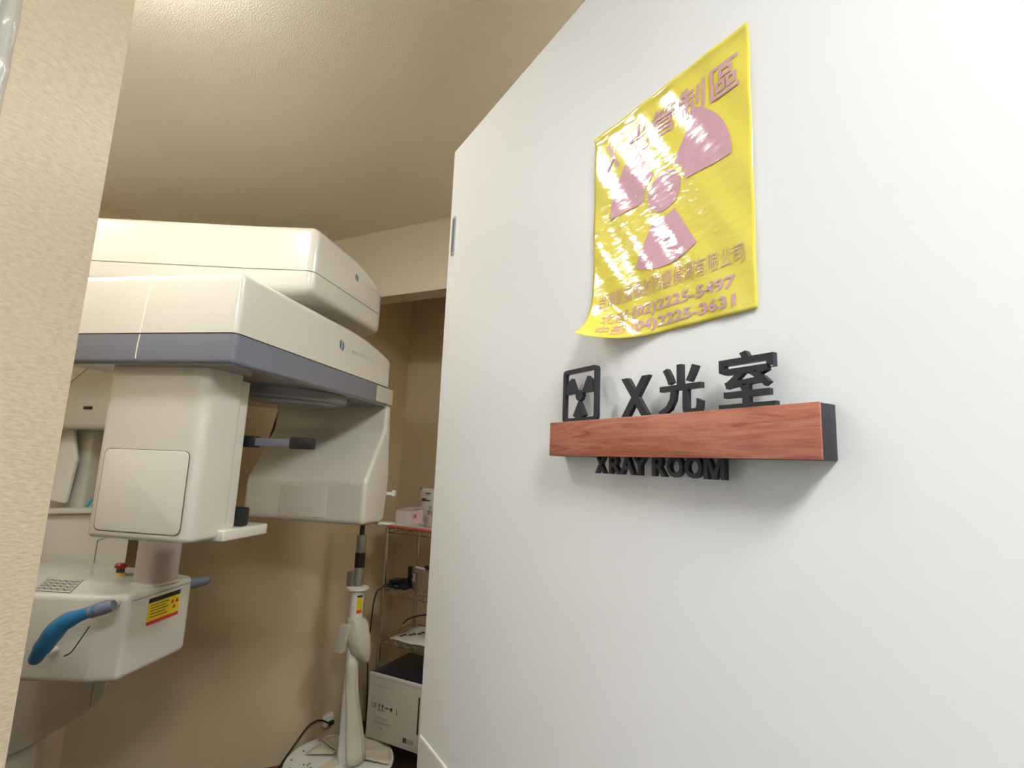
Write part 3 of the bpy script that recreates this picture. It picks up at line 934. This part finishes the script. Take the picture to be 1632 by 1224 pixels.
# printed sheets on the lower shelf
z = SH[1]
bm = bmesh.new()
n = 10
g = [[bm.verts.new((-1.775 + 0.34 * i / n, 2.275 + 0.26 * j / n, z + 0.006 + 0.016 * (i / n) * (j / n) + 0.003 * math.sin(i * 1.3 + j))) for j in range(n + 1)] for i in range(n + 1)]
for i in range(n):
    for j in range(n):
        bm.faces.new((g[i][j], g[i + 1][j], g[i + 1][j + 1], g[i][j + 1]))
pap = obj('printed_paper', bm, M['paper'], sharp=80)
md = pap.modifiers.new('thick', 'SOLIDIFY'); md.thickness = 0.002
tag(pap, 'large sheet of printed paper lying on the wire shelf above the equipment case', 'paper')
for k in range(5):
    bm = bmesh.new()
    x = -1.745 + 0.032 * k; y = 2.32 + 0.035 * k
    tube(bm, spline([(x, y, z + 0.0115 + k * .0016), (x + 0.014, y + 0.008, z + 0.0115 + k * .0018), (x + 0.010, y + 0.022, z + 0.0125 + k * .0018), (x + 0.026, y + 0.026, z + 0.0135 + k * .002)], 4), 0.0035, 5)
    obj('printed_figure', bm, M['print'], pap)
bm = bmesh.new()
tube(bm, spline([(-1.757, 2.36, 0.598), (-1.72, 2.36, 0.628), (-1.66, 2.37, 0.650), (-1.56, 2.38, 0.668), (-1.45, 2.39, 0.640), (-1.42, 2.40, 0.575)]), 0.004, 8)
tag(obj('cable', bm, M['black']), 'thick dark cable arching over the printed paper on the lower shelf', 'cable')
bm = bmesh.new()
tube(bm, spline([(-1.79, 2.34, 0.790), (-1.83, 2.25, 0.786), (-1.868, 2.252, 0.73), (-1.885, 2.258, 0.60), (-1.89, 2.26, 0.45), (-1.885, 2.27, 0.25), (-1.88, 2.28, 0.004)]), 0.0038, 8)
tag(obj('cable', bm, M['black']), 'dark cable hanging down beside the left post of the wire rack', 'cable')

# desk device and canister on the middle shelf
z = SH[2] + 0.0002
dv = thing('card_terminal', 'black desk device with an upright arm on the middle wire shelf', 'device', (-1.84, 2.30, z))
bm = bx(0.0, 0.075, 0.0, 0.07, 0.0, 0.018, r=0.006)
obj('base', bm, M['black'], dv)
bm = bx(0.005, 0.085, 0.01, 0.075, 0.018, 0.038, r=0.007)
for v in bm.verts: v.co.z += (v.co.x) * 0.12
obj('body', bm, M['black'], dv)
obj('cradle', bx(0.07, 0.128, 0.0, 0.065, 0.0, 0.030, r=0.010), M['black'], dv)
obj('arm', bx(0.094, 0.112, 0.055, 0.075, 0.025, 0.110, r=0.003), M['black'], dv)
obj('button', bx(0.062, 0.078, -0.0015, 0.004, 0.014, 0.020, r=0.001), M['steel'], dv)
cn = thing('canister', 'taupe canister with a white label on the middle wire shelf, right of the black device', 'canister', (-1.655, 2.36, z))
obj('body', lathe([(0.040, 0.0), (0.050, 0.004), (0.050, 0.100), (0.046, 0.104), (0.0, 0.104)], n=32), M['jar'], cn)
obj('handle', bx(0.012, 0.018, -0.055, -0.049, 0.012, 0.098, r=0.0015), M['steel'], cn)
bm = bmesh.new(); n = 8
va = [[bm.verts.new((0.0505 * math.cos(math.radians(a)), 0.0505 * math.sin(math.radians(a)), zz_)) for a in range(-150, -94, 7)] for zz_ in (0.050, 0.088)]
for i in range(len(va[0]) - 1): bm.faces.new((va[0][i], va[0][i + 1], va[1][i + 1], va[1][i]))
lb = obj('label', bm, M['paper'], cn)
bm = lathe([(0.005, 0.0), (0.005, 0.0006)], n=10)
for v in bm.verts: v.co = Vector((0.0515 * math.cos(math.radians(-128)) + v.co.x, 0.0515 * math.sin(math.radians(-128)) - v.co.z, 0.070 + v.co.y))
obj('label_mark', bm, M['print'], lb)
bm = bmesh.new()
tube(bm, [(-0.035, -0.01, 0.113), (0.0, -0.015, 0.112), (0.03, -0.02, 0.110)], [0.006, 0.007, 0.004], 8)
obj('lid_clip', bm, M['white'], cn)
obj('lid_knob', lathe([(0.014, 0.104), (0.014, 0.118), (0.008, 0.124), (0.0, 0.125)], (0.018, 0.012), 14), M['black'], cn)

# top shelf
z = SH[3] + 0.0008
bm = bx(-1.835, -1.50, 2.262, 2.54, z, z + 0.010, r=0.002)
tag(obj('folder', bm, M['redpaper']), 'coral red folder lying on the top shelf of the wire rack', 'folder')
bm = bx(-1.815, -1.50, 2.285, 2.53, z + 0.0102, z + 0.0135)
for v in bm.verts: v.co.x += (v.co.y - 2.4) * .1
tag(obj('paper_sheet', bm, M['paper']), 'white paper sheets lying on the coral folder on the top shelf', 'paper')
zp = z + 0.0138
pb = thing('tissue_box', 'opened pale pink cardboard box at the left end of the rack top shelf', 'box', (-1.825, 2.32, zp), math.radians(10))
obj('carton', bx(0.0, 0.088, 0.0, 0.15, 0.0, 0.072, r=0.001), M['paper'], pb)
obj('printed_side', bx(0.0882, 0.090, 0.001, 0.149, 0.001, 0.072), M['palepink'], pb)
bm = bmesh.new()
f = [(-0.028, 0.0, 0.062), (0.0, 0.0, 0.0735), (0.0, 0.15, 0.0735), (-0.028, 0.15, 0.062)]
vs = [bm.verts.new(p) for p in f] + [bm.verts.new((a, b, c + 0.001)) for a, b, c in f]
for ix in ((0, 1, 2, 3), (7, 6, 5, 4), (0, 4, 5, 1), (1, 5, 6, 2), (2, 6, 7, 3), (3, 7, 4, 0)): bm.faces.new([vs[i] for i in ix])
obj('flap', bm, M['paper'], pb)
bm = bmesh.new()
f = [(0.0, -0.001, 0.0735), (0.092, -0.001, 0.0735), (0.100, 0.15, 0.086), (0.0, 0.15, 0.078)]
vs = [bm.verts.new(p) for p in f] + [bm.verts.new((a, b, c + 0.001)) for a, b, c in f]
for ix in ((0, 1, 2, 3), (7, 6, 5, 4), (0, 4, 5, 1), (1, 5, 6, 2), (2, 6, 7, 3), (3, 7, 4, 0)): bm.faces.new([vs[i] for i in ix])
obj('lid', bm, M['palepink'], pb)
bm = bmesh.new()
box(bm, 0.090, 0.0908, 0.03, 0.07, 0.030, 0.052, r=0.0003)
obj('pink_print', bm, M['pink'], pb)
pc = thing('foil_pouch', 'upright white foil pouch with dark print on the top shelf, behind the pink box', 'pouch', (-1.822, 2.527, zp))
bm = bmesh.new()
n, mm = 10, 12
gs = []
for s in (-1, 1):
    g = [[bm.verts.new((0.115 * i / n, s * (0.002 + 0.020 * math.sin(PI * i / n) ** .6 * math.sin(PI * min(1, (j + .01) / mm)) ** .5), 0.185 * j / mm)) for j in range(mm + 1)] for i in range(n + 1)]
    for i in range(n):
        for j in range(mm):
            bm.faces.new((g[i][j], g[i + 1][j], g[i + 1][j + 1], g[i][j + 1]))
bmesh.ops.remove_doubles(bm, verts=bm.verts, dist=0.0045)
obj('pouch_body', bm, M['pouch'], pc, sharp=80)
for zz_, a, b in ((0.128, .030, .06), (0.120, .030, .085), (0.160, .055, .085)):
    obj('print_line', bx(a, b, -0.0245, -0.019, zz_ - .003, zz_ + .002), M['print'], pc)
jr = thing('glass_jar', 'small clear glass pump bottle on the rack top shelf, beside the pink box', 'bottle', (-1.61, 2.33, zp))
obj('glass', lathe([(0.020, 0.0), (0.026, 0.003), (0.026, 0.052), (0.018, 0.062), (0.012, 0.066)], n=24), M['glass'], jr)
obj('pump', lathe([(0.013, 0.065), (0.013, 0.085), (0.005, 0.086), (0.005, 0.100), (0.010, 0.101), (0.010, 0.106), (0.0, 0.107)], n=16), M['steel'], jr)
